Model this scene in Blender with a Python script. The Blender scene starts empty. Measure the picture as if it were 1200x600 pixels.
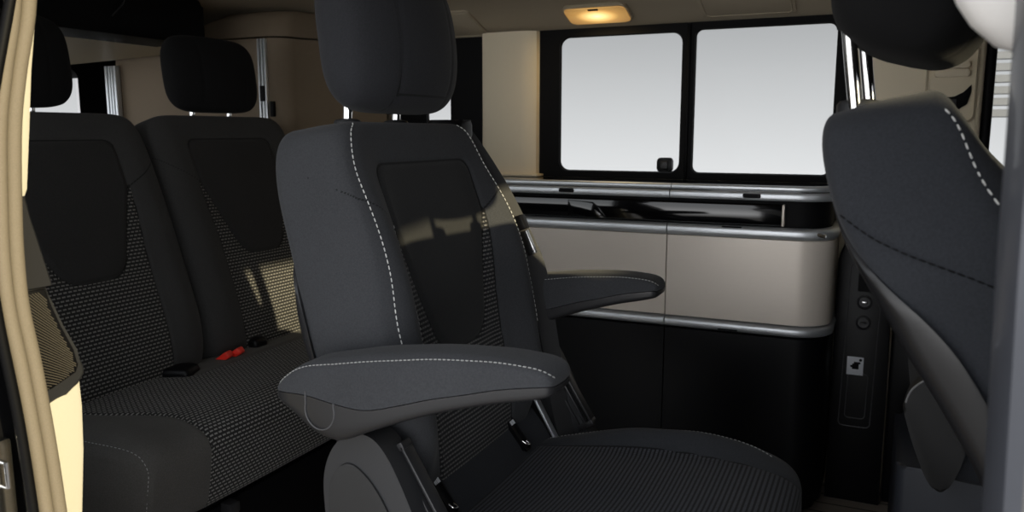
import bpy, bmesh, math, random
from mathutils import Vector, Matrix
from math import sin, cos, pi, radians, sqrt, exp, atan2, tan
random.seed(7)
S = bpy.context.scene
COL = S.collection

# ------------------------------------------------------------------ materials
def nt(name):
    m = bpy.data.materials.new(name); m.use_nodes = True
    t = m.node_tree
    b = t.nodes['Principled BSDF']
    return m, t, b

def lk(t, a, b): t.links.new(a, b)

def mth(t, op, a, b=None, c=None):
    n = t.nodes.new('ShaderNodeMath'); n.operation = op
    for i, v in enumerate((a, b, c)):
        if v is None: continue
        if isinstance(v, (int, float)): n.inputs[i].default_value = v
        else: lk(t, v, n.inputs[i])
    return n.outputs[0]

def mixc(t, fac, a, b):
    n = t.nodes.new('ShaderNodeMix'); n.data_type = 'RGBA'
    if isinstance(fac, (int, float)): n.inputs[0].default_value = fac
    else: lk(t, fac, n.inputs[0])
    for i, v in ((6, a), (7, b)):
        if isinstance(v, tuple): n.inputs[i].default_value = (*v, 1)
        else: lk(t, v, n.inputs[i])
    return n.outputs[2]

def simple(name, col, rough=.5, metal=0, bump=0, bscale=300, var=.15, coat=0, spec=.5, stretch=None, sheen=0):
    m, t, b = nt(name)
    tc = t.nodes.new('ShaderNodeTexCoord')
    src = tc.outputs['Object']
    if stretch:
        mp = t.nodes.new('ShaderNodeMapping'); mp.inputs['Scale'].default_value = stretch
        lk(t, src, mp.inputs[0]); src = mp.outputs[0]
    n = t.nodes.new('ShaderNodeTexNoise'); n.inputs['Scale'].default_value = bscale; n.inputs['Detail'].default_value = 4
    lk(t, src, n.inputs['Vector'])
    c2 = tuple(max(0, x*(1-var)) for x in col); c1 = tuple(min(1, x*(1+var)) for x in col)
    lk(t, mixc(t, n.outputs['Fac'], c2, c1), b.inputs['Base Color'])
    b.inputs['Roughness'].default_value = rough; b.inputs['Metallic'].default_value = metal
    b.inputs['Specular IOR Level'].default_value = spec
    b.inputs['Coat Weight'].default_value = coat
    if sheen:
        b.inputs['Sheen Weight'].default_value = sheen; b.inputs['Sheen Roughness'].default_value = .5
    if bump:
        bp = t.nodes.new('ShaderNodeBump'); bp.inputs['Strength'].default_value = bump; bp.inputs['Distance'].default_value = .001
        lk(t, n.outputs['Fac'], bp.inputs['Height']); lk(t, bp.outputs[0], b.inputs['Normal'])
    return m

def fabric(name, col, pancol, dark, light, ry, rx, dh, dw, sheen=.06):
    """woven upholstery: plain cloth, darker inset panel, dash-woven zone, dark seams"""
    m, t, b = nt(name)
    tc = t.nodes.new('ShaderNodeTexCoord')
    n = t.nodes.new('ShaderNodeTexNoise'); n.inputs['Scale'].default_value = 420; n.inputs['Detail'].default_value = 3
    lk(t, tc.outputs['Object'], n.inputs['Vector'])
    n2 = t.nodes.new('ShaderNodeTexNoise'); n2.inputs['Scale'].default_value = 9; n2.inputs['Detail'].default_value = 2
    lk(t, tc.outputs['Object'], n2.inputs['Vector'])
    def at(k):
        a = t.nodes.new('ShaderNodeAttribute'); a.attribute_name = k; return a.outputs['Fac']
    uv = t.nodes.new('ShaderNodeSeparateXYZ'); lk(t, tc.outputs['UV'], uv.inputs[0])
    u, v = uv.outputs[0], uv.outputs[1]
    row = mth(t, 'DIVIDE', v, ry)
    fr = mth(t, 'FRACT', row)
    half = mth(t, 'MULTIPLY', mth(t, 'FLOOR', row), .5)
    fd = mth(t, 'FRACT', mth(t, 'ADD', mth(t, 'DIVIDE', u, rx), half))
    mask = mth(t, 'MULTIPLY', mth(t, 'LESS_THAN', fr, dh), mth(t, 'LESS_THAN', fd, dw))
    patm = mth(t, 'GREATER_THAN', at('pat'), 0.0)
    panm = mth(t, 'GREATER_THAN', at('pan'), 0.0)
    seam = mth(t, 'LESS_THAN', at('seam'), 0.0019)
    nz = mth(t, 'ADD', mth(t, 'MULTIPLY', n.outputs['Fac'], .9), mth(t, 'MULTIPLY', n2.outputs['Fac'], .3))
    base = mixc(t, nz, tuple(x*.55 for x in col), tuple(x*1.45 for x in col))
    pan = mixc(t, nz, tuple(x*.55 for x in pancol), tuple(x*1.45 for x in pancol))
    pt = mixc(t, mask, mixc(t, nz, tuple(x*.6 for x in dark), tuple(x*1.4 for x in dark)),
              mixc(t, nz, tuple(x*.6 for x in light), tuple(x*1.4 for x in light)))
    c = mixc(t, panm, base, pan)
    c = mixc(t, patm, c, pt)
    c = mixc(t, mth(t, 'MULTIPLY', seam, .75), c, (.003, .003, .003))
    lk(t, c, b.inputs['Base Color'])
    b.inputs['Roughness'].default_value = .9; b.inputs['Specular IOR Level'].default_value = .25
    b.inputs['Sheen Weight'].default_value = sheen; b.inputs['Sheen Roughness'].default_value = .5
    h = mth(t, 'ADD', mth(t, 'MULTIPLY', n.outputs['Fac'], .6), mth(t, 'MULTIPLY', mth(t, 'MULTIPLY', mask, patm), .8))
    bp = t.nodes.new('ShaderNodeBump'); bp.inputs['Strength'].default_value = .45; bp.inputs['Distance'].default_value = .0012
    lk(t, h, bp.inputs['Height']); lk(t, bp.outputs[0], b.inputs['Normal'])
    return m

M = {}
M['fab_mid'] = fabric('seat_cloth', (.034, .0355, .039), (.018, .0183, .0187), (.010, .0105, .012), (.115, .112, .11), .0075, .0085, .42, .78)
M['fab_rib'] = fabric('ribbed_seat_cloth', (.026, .028, .032), (.02, .02, .02), (.0075, .008, .010), (.058, .060, .070), .0078, .004, .55, .80)
M['fab_bench'] = fabric('bench_cloth', (.036, .0355, .035), (.023, .0222, .0218), (.016, .0158, .0155), (.17, .165, .155), .0088, .0115, .40, .70)
M['fab_front'] = fabric('front_seat_cloth', (.021, .023, .0275), (.021, .023, .0275), (.01, .01, .012), (.1, .1, .1), .0075, .0085, .42, .78)
M['fab_bench_lit'] = fabric('bench_cloth_lit', (.072, .069, .064), (.04, .04, .04), (.018, .0178, .0175), (.22, .215, .205), .0088, .0115, .40, .70)  # same bench cloth, lightened to carry the light falling on the cushion
M['fab_head'] = fabric('headrest_cloth', (.021, .022, .0255), (.02, .02, .02), (.01, .01, .01), (.1, .1, .1), .0075, .0085, .42, .78)
M['fab_black'] = simple('black_headrest_cloth', (.0085, .0085, .009), .95, bump=.3, bscale=500, sheen=.02, spec=.15)
M['thread'] = simple('stitch_thread', (.62, .62, .60), .7)
M['thread_dim'] = simple('grey_stitch_thread', (.33, .33, .32), .7)
M['plastic'] = simple('grained_dark_plastic', (.022, .0225, .0245), .48, bump=.15, bscale=900)
M['plastic_grey'] = simple('satin_grey_plastic', (.021, .021, .0225), .36, bump=.08, bscale=900)
M['plate_dark'] = simple('dark_textured_plastic', (.016, .016, .0165), .6, bump=.2, bscale=700)
M['line'] = simple('light_edge_line', (.065, .065, .068), .4)
M['plastic_shell'] = simple('dark_satin_plastic', (.012, .012, .013), .33, bump=.05, bscale=900)
M['plastic_black'] = simple('black_plastic', (.0035, .0035, .0042), .42, spec=.2)
M['plinth'] = simple('blue_grey_plastic', (.035, .040, .052), .5)
M['chrome'] = simple('chrome', (.82, .82, .82), .12, 1.0, var=.03)
M['alu'] = simple('brushed_aluminium', (.70, .73, .76), .42, .8, bscale=60, var=.08, stretch=(.3, 6, 40), bump=.05)
M['gloss'] = simple('piano_black', (.003, .003, .0035), .08, coat=.15)
M['black'] = simple('matt_black', (.003, .003, .0035), .6, spec=.12)
M['blackdoor'] = simple('dark_cabinet_front', (.0028, .0031, .0040), .42, spec=.2, bscale=40, stretch=(1, 1, 12))
M['greige'] = simple('brushed_greige_front', (.72, .65, .57), .38, .15, bscale=120, var=.06, stretch=(.25, 1, 14))
M['beige'] = simple('beige_trim', (.40, .34, .24), .62, bump=.06, bscale=600, var=.05)
M['beige_light'] = simple('light_beige_pillar_trim', (.74, .65, .48), .58, bump=.06, bscale=600, var=.05)
M['cream'] = simple('cream_trim', (.56, .53, .44), .55, bump=.05, bscale=700, var=.04)
M['white'] = simple('off_white_plastic', (.80, .77, .73), .45, var=.03)
M['brown'] = simple('brown_beige_furniture', (.20, .155, .108), .7, spec=.2, bscale=50, var=.08, stretch=(1, 1, 8))
M['headliner'] = simple('headliner_cloth', (.40, .34, .25), .9, bump=.2, bscale=500, var=.08)
M['seal'] = simple('flocked_door_seal', (.165, .140, .105), .85, bump=.35, bscale=900, var=.25)
M['rubber'] = simple('black_rubber', (.0025, .0025, .003), .6, spec=.12)
M['slate'] = simple('slate_door_frame', (.058, .062, .074), .42, var=.06, coat=.2)
M['red'] = simple('red_plastic', (.85, .03, .015), .4)
M['belt'] = simple('seat_belt_webbing', (.022, .022, .023), .7, bump=.3, bscale=800)
M['tongue'] = simple('steel_tongue', (.7, .7, .7), .2, 1.0)
M['louvre'] = simple('grey_louvre_metal', (.22, .22, .22), .5)
M['tag'] = simple('white_label', (.6, .62, .66), .5)
M['mesh'] = simple('speaker_grille_cloth', (.055, .048, .036), .6, var=.2)

def floor_mat():
    m, t, b = nt('striped_wood_floor')
    tc = t.nodes.new('ShaderNodeTexCoord'); sx = t.nodes.new('ShaderNodeSeparateXYZ'); lk(t, tc.outputs['Object'], sx.inputs[0])
    fr = mth(t, 'FRACT', mth(t, 'DIVIDE', sx.outputs[1], .062))
    line = mth(t, 'LESS_THAN', fr, .1)
    mp = t.nodes.new('ShaderNodeMapping'); mp.inputs['Scale'].default_value = (2, 40, 1); lk(t, tc.outputs['Object'], mp.inputs[0])
    n = t.nodes.new('ShaderNodeTexNoise'); n.inputs['Scale'].default_value = 3; n.inputs['Detail'].default_value = 5; lk(t, mp.outputs[0], n.inputs['Vector'])
    c = mixc(t, n.outputs['Fac'], (.17, .14, .115), (.38, .33, .275))
    lk(t, mixc(t, line, c, (.006, .005, .004)), b.inputs['Base Color'])
    b.inputs['Roughness'].default_value = .5
    return m
M['floor'] = floor_mat()

def glass_mat():
    m, t, b = nt('thin_window_glass')
    t.nodes.remove(b)
    o = t.nodes['Material Output']
    tr = t.nodes.new('ShaderNodeBsdfTransparent'); tr.inputs[0].default_value = (.95, .96, .96, 1)
    gl = t.nodes.new('ShaderNodeBsdfGlossy'); gl.inputs['Roughness'].default_value = .02
    fz = t.nodes.new('ShaderNodeFresnel'); fz.inputs[0].default_value = 1.06
    mx = t.nodes.new('ShaderNodeMixShader')
    lk(t, fz.outputs[0], mx.inputs[0]); lk(t, tr.outputs[0], mx.inputs[1]); lk(t, gl.outputs[0], mx.inputs[2]); lk(t, mx.outputs[0], o.inputs[0])
    return m
M['glass'] = glass_mat()

def lamp_mat():
    m, t, b = nt('glowing_lamp_lens')
    tc = t.nodes.new('ShaderNodeTexCoord')
    mp = t.nodes.new('ShaderNodeMapping'); mp.inputs['Scale'].default_value = (9, 14, 0); lk(t, tc.outputs['Object'], mp.inputs[0])
    ln = t.nodes.new('ShaderNodeVectorMath'); ln.operation = 'LENGTH'; lk(t, mp.outputs[0], ln.inputs[0])
    cr = t.nodes.new('ShaderNodeValToRGB'); e = cr.color_ramp.elements
    e[0].position = .0; e[0].color = (1.0, .80, .36, 1); e[1].position = .95; e[1].color = (.55, .27, .07, 1)
    x = cr.color_ramp.elements.new(.5); x.color = (.95, .52, .14, 1)
    lk(t, ln.outputs['Value'], cr.inputs[0])
    st = mth(t, 'MAXIMUM', mth(t, 'SUBTRACT', 1.9, mth(t, 'MULTIPLY', ln.outputs['Value'], 2.2)), .55)
    b.inputs['Base Color'].default_value = (.5, .35, .15, 1); b.inputs['Roughness'].default_value = .3
    lk(t, cr.outputs[0], b.inputs['Emission Color']); lk(t, st, b.inputs['Emission Strength'])
    return m
M['lens'] = lamp_mat()

# ------------------------------------------------------------------ mesh helpers
def link(name, me, mat, parent=None):
    o = bpy.data.objects.new(name, me); COL.objects.link(o)
    for m in (mat if isinstance(mat, (list, tuple)) else [mat]): me.materials.append(m if not isinstance(m, str) else M[m])
    if parent: o.parent = parent
    return o

class MB:
    def __init__(s): s.bm = bmesh.new()
    def box(s, lo, hi, bev=.0, seg=2, rot=None, piv=None):
        c = [(a+b)/2 for a, b in zip(lo, hi)]; d = [b-a for a, b in zip(lo, hi)]
        r = bmesh.ops.create_cube(s.bm, size=1)
        vs = r['verts']
        for v in vs: v.co = Vector((v.co.x*d[0], v.co.y*d[1], v.co.z*d[2]))
        es = list({e for v in vs for e in v.link_edges})
        if bev:
            r = bmesh.ops.bevel(s.bm, geom=es, offset=min(bev, min(d)*.49), segments=seg, affect='EDGES', profile=.5)
            vs = list({v for f in r['faces'] for v in f.verts} | set(v for v in vs if v.is_valid))
        mat = Matrix.Translation(c)
        if rot: mat = mat @ rot
        bmesh.ops.transform(s.bm, matrix=mat, verts=vs)
        return s
    def tube(s, pts, r, seg=10, cap=True, flat=1.0):
        pts = [Vector(p) for p in pts]; n = len(pts); rings = []
        rr = r if isinstance(r, (list, tuple)) else [r]*n
        up = None
        for i, p in enumerate(pts):
            t = (pts[min(i+1, n-1)]-pts[max(i-1, 0)]).normalized()
            if up is None:
                up = Vector((0, 0, 1)) if abs(t.z) < .9 else Vector((0, 1, 0))
            a = t.cross(up).normalized(); b = a.cross(t).normalized(); up = b
            rings.append([s.bm.verts.new(p+a*cos(2*pi*k/seg)*rr[i]+b*sin(2*pi*k/seg)*rr[i]*flat) for k in range(seg)])
        for i in range(n-1):
            for k in range(seg):
                s.bm.faces.new((rings[i][k], rings[i][(k+1) % seg], rings[i+1][(k+1) % seg], rings[i+1][k]))
        if cap:
            s.bm.faces.new(rings[0][::-1]); s.bm.faces.new(rings[-1])
        return s
    def prism(s, poly, axis, a0, a1, bev=0, seg=2):
        """poly in the two other axes (cyclic order), extruded along axis"""
        def P(p, a):
            if axis == 'y': return (p[0], a, p[1])
            if axis == 'x': return (a, p[0], p[1])
            return (p[0], p[1], a)
        A = [s.bm.verts.new(P(p, a0)) for p in poly]; B = [s.bm.verts.new(P(p, a1)) for p in poly]
        n = len(poly); fs = [s.bm.faces.new(A[::-1]), s.bm.faces.new(B)]
        es = list(fs[0].edges)+list(fs[1].edges)
        for i in range(n): s.bm.faces.new((A[i], A[(i+1) % n], B[(i+1) % n], B[i]))
        if bev: bmesh.ops.bevel(s.bm, geom=es, offset=bev, segments=seg, affect='EDGES', profile=.5)
        return s
    def strip(s, secs, closed=False, cap=True):
        """loft of cross-section rings (lists of points)"""
        R = [[s.bm.verts.new(p) for p in r] for r in secs]; n = len(R[0])
        for i in range(len(R)-1):
            for k in range(n if closed else n-1):
                s.bm.faces.new((R[i][k], R[i][(k+1) % n], R[i+1][(k+1) % n], R[i+1][k]))
        if closed and cap:
            s.bm.faces.new(R[0][::-1]); s.bm.faces.new(R[-1])
        return s
    def obj(s, name, mat, parent=None, smooth=True, ang=40):
        bmesh.ops.recalc_face_normals(s.bm, faces=s.bm.faces)
        me = bpy.data.meshes.new(name); s.bm.to_mesh(me); s.bm.free()
        if smooth:
            for p in me.polygons: p.use_smooth = True
            me.set_sharp_from_angle(angle=radians(ang))
        return link(name, me, mat, parent)

def thing(name, label, cat, loc=(0, 0, 0), rz=0, group=None):
    o = bpy.data.objects.new(name, None); COL.objects.link(o); o.empty_display_size = .1
    o.location = loc; o.rotation_euler = (0, 0, rz)
    tag(o, label, cat, group); return o

def tag(o, label, cat, group=None):
    o['label'] = label; o['category'] = cat
    if group: o['group'] = group
    return o

def struct(o): o['kind'] = 'structure'; return o

def catmull(pts, n):
    P = [Vector(p) for p in pts]; P = [P[0]*2-P[1]]+P+[P[-1]*2-P[-2]]; out = []
    m = len(P)-3
    for i in range(n+1):
        t = i/n*m; k = min(int(t), m-1); f = t-k
        a, b, c, d = P[k:k+4]
        out.append(.5*((2*b)+(c-a)*f+(2*a-5*b+4*c-d)*f*f+(3*b-a-3*c+d)*f**3))
    return out

def smin(a, b, k):
    h = max(k-abs(a-b), 0)/k; return min(a, b)-h*h*k*.25
def sst(x, a, b):
    t = min(1, max(0, (x-a)/(b-a))); return t*t*(3-2*t)
def rrect(x0, x1, y0, y1, r, n=5):
    out = []
    for cx, cy, a0 in ((x1-r, y1-r, 0), (x0+r, y1-r, 90), (x0+r, y0+r, 180), (x1-r, y0+r, 270)):
        for k in range(n+1):
            a = radians(a0+90*k/n); out.append((cx+r*cos(a), cy+r*sin(a)))
    return out

class Pad:
    """upholstered cushion: a = sideways, b = along the spine, c = out of the front face.
    spine: list of (x, z); lateral mid-line at y = 0 (local)."""
    def __init__(s, spine, W, T, Tb, ps=5, pq=6, corner=(.10, .06, 8), bump=None, flat=False, y0=0, sampl=.6, skew=0):
        s.skew = skew
        s.sp = catmull([(x, 0, z) for x, z in spine], 80)
        s.cum = [0]
        for i in range(1, len(s.sp)): s.cum.append(s.cum[-1]+(s.sp[i]-s.sp[i-1]).length)
        s.L = s.cum[-1]; s.W = W if callable(W) else (lambda q: W)
        s.T = T if callable(T) else (lambda q: T); s.Tb = Tb if callable(Tb) else (lambda q: Tb)
        s.ps, s.pq, s.corner, s.bump, s.flat, s.y0, s.sampl = ps, pq, corner, bump, flat, y0, sampl
    def at(s, b):
        b2 = min(max(b, 0), s.L); n = len(s.cum)-1
        import bisect
        k = min(max(bisect.bisect_right(s.cum, b2)-1, 0), n-1)
        f = (b2-s.cum[k])/(s.cum[k+1]-s.cum[k])
        p = s.sp[k].lerp(s.sp[k+1], f)
        k0, k1 = max(k-2, 0), min(k+3, n)
        t = (s.sp[k1]-s.sp[k0]).normalized()
        nrm = Vector((t.z, 0, -t.x))          # front normal for an upright spine
        if s.flat: nrm = Vector((-t.z, 0, t.x))
        return p, nrm, t
    def abc(s, S_, q, side=1):
        k, k2, n = s.corner
        W = s.W(q)
        a = S_*W*(1-k*abs(q)**n)-s.skew*sst(q, .2, 1); b = s.L*.5*(1+q*(1-k2*abs(S_)**n))
        e = (max(0, 1-abs(S_)**s.ps))**(1/s.ps)*(max(0, 1-abs(q)**s.pq))**(1/s.pq)
        if side > 0:
            c = s.T(q)*e
            if s.bump: c += s.bump(a, b, s.L)*min(1, e*1.3)
        else: c = -s.Tb(q)*e
        return a, b, c
    def xyz(s, a, b, c):
        p, n, t = s.at(b)
        return p+n*c+Vector((0, s.y0+a, 0))
    def pt(s, S_, q, side=1, off=0):
        p = s.xyz(*s.abc(S_, q, side))
        if off:
            d = .004
            u = s.xyz(*s.abc(min(S_+d, .999), q, side))-s.xyz(*s.abc(max(S_-d, -.999), q, side))
            v = s.xyz(*s.abc(S_, min(q+d, .999), side))-s.xyz(*s.abc(S_, max(q-d, -.999), side))
            nn = v.cross(u).normalized() if not s.flat else u.cross(v).normalized()
            pn, n0, _ = s.at(s.abc(S_, q, side)[1])
            if nn.dot(n0) < -.2: nn = -nn
            p = p+nn*off
        return p
    def mesh(s, name, mat, parent, nu=90, nv=110, fields=None):
        def sp(t): return (1-s.sampl)*t+s.sampl*sin(pi/2*t)
        SS = [sp(-1+2*j/nu) for j in range(nu+1)]; QQ = [sp(-1+2*i/nv) for i in range(nv+1)]
        verts, uvs, fld = [], [], []
        F = []
        idx = [[0]*(nu+1) for _ in range(nv+1)]
        arc = [0]*(nu+1); prev = [None]*(nu+1); mid = [0]*(nu+1)
        for i, q in enumerate(QQ):
            for j, S_ in enumerate(SS):
                a, b, c = s.abc(S_, q, 1); p = s.xyz(a, b, c)
                idx[i][j] = len(verts); verts.append(p)
                # v runs along the centre line so that pattern rows stay level
                uvs.append([a, 0]); fld.append((fields(a, b, s.L, c) if fields.__code__.co_argcount > 3 else fields(a, b, s.L)) if fields else (-1, -1, 1))
        cj = nu//2; acc = 0
        for i in range(nv+1):
            if i: acc += (verts[idx[i][cj]]-verts[idx[i-1][cj]]).length
            for j in range(nu+1): uvs[idx[i][j]][1] = acc
        for i in range(nv):
            for j in range(nu):
                F.append((idx[i][j], idx[i][j+1], idx[i+1][j+1], idx[i+1][j]))
        st = 2; J = list(range(0, nu+1, 1)); bi = [[0]*(nu+1) for _ in range(nv+1)]
        for i, q in enumerate(QQ):
            for j, S_ in enumerate(SS):
                if i in (0, nv) or j in (0, nu): bi[i][j] = idx[i][j]
                else:
                    a, b, c = s.abc(S_, q, -1); bi[i][j] = len(verts); verts.append(s.xyz(a, b, c)); uvs.append([a, -b]); fld.append(fields(a, b, s.L) if (fields and s.flat and q > .3) else (-1, -1, 1))
        if s.flat:
            acc2 = acc
            for i in range(nv-1, 0, -1):
                acc2 += (verts[bi[i][cj]]-verts[bi[i+1][cj]]).length
                for j in range(1, nu): uvs[bi[i][j]][1] = acc2
        for i in range(nv):
            for j in range(nu):
                F.append((bi[i][j], bi[i+1][j], bi[i+1][j+1], bi[i][j+1]))
        me = bpy.data.meshes.new(name); me.from_pydata([tuple(v) for v in verts], [], F); me.validate()
        bm = bmesh.new(); bm.from_mesh(me); bmesh.ops.recalc_face_normals(bm, faces=bm.faces); bm.to_mesh(me); bm.free()
        uvl = me.uv_layers.new(name='UVMap')
        buf = []
        for l in me.loops: buf += uvs[l.vertex_index]
        uvl.data.foreach_set('uv', buf)
        for k, nm in enumerate(('pat', 'pan', 'seam')):
            at = me.attributes.new(nm, 'FLOAT', 'POINT'); at.data.foreach_set('value', [f[k] for f in fld])
        for p in me.polygons: p.use_smooth = True
        return link(name, me, mat, parent)

def stitches(name, mat, parent, paths, r=.0008, dash=.0055, gap=.0035):
    for P in paths:
        mb = MB()
        d, on = 0, []
        tot = 0; cum = [0]
        for i in range(1, len(P)): cum.append(cum[-1]+(P[i]-P[i-1]).length)
        def ev(x):
            for i in range(1, len(P)):
                if cum[i] >= x: return P[i-1].lerp(P[i], (x-cum[i-1])/max(1e-9, cum[i]-cum[i-1]))
            return P[-1]
        x = 0
        while x+dash < cum[-1]:
            mb.tube([ev(x), ev(x+dash*.5), ev(x+dash)], [r*.7, r, r*.7], 6); x += dash+gap
        mb.obj(name, mat, parent)

def padline(pad, pts, n=80, off=.0008, side=1):
    C = catmull([(a, b, 0) for a, b in pts], n)
    return [pad.pt(p.x, p.y, side, off) for p in C]

# ------------------------------------------------------------------ seat pieces
def back_fields(wp=.15, wb=.078, top=-.07, apex=-.175, bot=-.39, wo0=.155, wo1=.135, k=.5):
    def f(a, b, L, c=None):
        h = b-L; A = abs(a)
        w = wp if h > apex else wp+(wb-wp)*min(1, (apex-h)/(apex-bot))
        sd = smin(smin(w-A, top-h, .03), h-bot, .05)
        wo = wo0+(wo1-wo0)*sst(-h, -apex, -bot)
        pat = min(wo-A, -sd, apex-h)
        seam = abs(sd)
        if A > wp-.002 and c is not None: seam = min(seam, abs(h-(apex+(A-wp+max(0, .075-c)*.9*sst(A, .19, .23))*k))*.9)
        if h < apex: seam = min(seam, abs(wo-A))
        return (pat, sd, seam)
    return f

def back_bump(F, hb=.035, ac=.205, wid=.05, lo=.12, hi=.75, lum=.012):
    def g(a, b, L):
        q = b/L
        pr = sst(q, 0, .25)*(1-.75*sst(q, .55, 1.0))
        v = hb*pr*exp(-((abs(a)-ac)/wid)**2) if abs(a) < ac else hb*pr*exp(-((abs(a)-ac)/(wid*1.4))**2)
        v += lum*sin(pi*min(1, max(0, q*1.15)))*exp(-(a/.17)**2)
        pat, pan, seam = F(a, b, L)
        v -= .0035*exp(-(seam/.0045)**2)
        v += .003*sst(pan, 0, .012)
        return v
    return g

def none_fields(a, b, L): return (-1, -1, 1)

def headrest(parent, spine, W, T, Tb, mat, posts, seam=.5, ps=3.2, pq=3.0, y0=0, dark=False):
    def fld(a, b, L):
        return (-1, -1, min(abs(abs(a)-W*seam), abs(b-L*.12)+(0 if abs(a) < W*seam else 1)))
    p = Pad(spine, W, T, Tb, ps, pq, (.16, .10, 5), None, y0=y0)
    p.bump = lambda a, b, L: -.002*exp(-((abs(a)-W*seam)/.004)**2)+.01*exp(-(a/.09)**2)
    return p, p.mesh('headrest', mat, parent, 70, 80, fld)

def back_shell(pad, parent, mat, q0, q1, ce0, grow=.004, f0=.62):
    """moulded plastic shell hugging the rear of a backrest pad"""
    mb = MB(); secs = []
    N = 60
    def lofn(f, q): return ce0-(pad.Tb(q)+ce0)*sst(f, f0, 1.0)
    for i in range(N+1):
        q = q0+(q1-q0)*i/N
        f = i/N
        end = min(1, sst(f, 0, .05))*min(1, sst(1-f, 0, .3))
        lo = lofn(f, q); ring = []
        eq = (max(1e-6, 1-abs(q)**pad.pq))**(1/pad.pq)
        r = min(.985, abs(lo)/(pad.Tb(q)*eq))
        sm = max(.25, min(.995, (1-r**pad.ps)**(1/pad.ps)))
        SSv = [-1+2*j/40 for j in range(41)]
        SSv = [sm*(.45*x+.55*sin(pi/2*x)) for x in SSv]
        g = grow*end
        for S_ in SSv:
            a, b, c = pad.abc(S_, q, -1)
            ring.append(pad.xyz(a*(1+.012*end)+(g if S_ > 0 else -g)*abs(S_)**6, b, c-g*2-.0006))
        a, b, c = pad.abc(sm, q, -1)
        a = a*(1+.012*end)+g*abs(sm)**6; c = max(c, lo) if sm > .99 else c
        tip = [pad.xyz(a, b, c)]; tip2 = [pad.xyz(-a, b, c)]
        inner = []
        for S_ in reversed(SSv):
            a, b, c = pad.abc(S_*.97, q, -1); inner.append(pad.xyz(a, b, c*.85))
        secs.append(tip2+ring+tip+inner)
    mb.strip(secs, closed=True)
    return mb.obj('back_shell', mat, parent, ang=50)

def posts_pair(parent, specs, r=.0075):
    for pts in specs:
        mb = MB(); mb.tube(catmull(pts, 14), r, 14)
        p = mb.obj('headrest_post', 'chrome', parent); p['label'] = 'chrome headrest post'

def collar(parent, x, y, z):
    mb = MB()
    prof = [(.024, -.012), (.024, .002), (.021, .006), (.012, .008)]
    rings = [[(x+r*cos(2*pi*k/24), y+r*.8*sin(2*pi*k/24), z+h) for k in range(24)] for r, h in prof]
    mb.strip(rings, closed=True); mb.obj('post_collar', 'plastic', parent)

def buckle_slot(parent, x, y, z, tilt):
    """black anchor slot with a small white mark and a wire"""
    R = Matrix.Rotation(tilt, 4, 'Y')
    s = MB()
    outer = rrect(-.012, .012, -.036, .036, .008); inner = rrect(-.009, .009, -.032, .030, .006)
    def P(p, d): return Vector((x, y, z))+R @ Vector((d, p[0], p[1]))
    s.strip([[P(p, 0) for p in outer], [P(p, .004) for p in outer], [P(p, .004) for p in inner], [P(p, -.006) for p in inner]], closed=True)
    o = s.obj('anchor_slot', 'plastic_black', parent)
    t = MB()
    for dy, w in ((-.0062, .0032), (-.0022, .0022), (.0022, .0030), (.0062, .0024)):
        t.box((-.0004, -w/2, -.0042), (.0004, w/2, .0042), 0)
        bmesh.ops.transform(t.bm, matrix=Matrix.Translation(P((dy, .0245), .0046)) @ R, verts=t.bm.verts[-8:])
    l = t.obj('label_tag', 'tag', o, False); l['label'] = 'small white printed mark'
    w = MB(); w.tube(catmull([P((-.006, -.014), .004), P((-.003, -.024), .007), P((.006, -.026), .007), P((.007, -.018), .003)], 12), .0016, 8)
    w.obj('anchor_bar', 'tongue', o)

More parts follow.
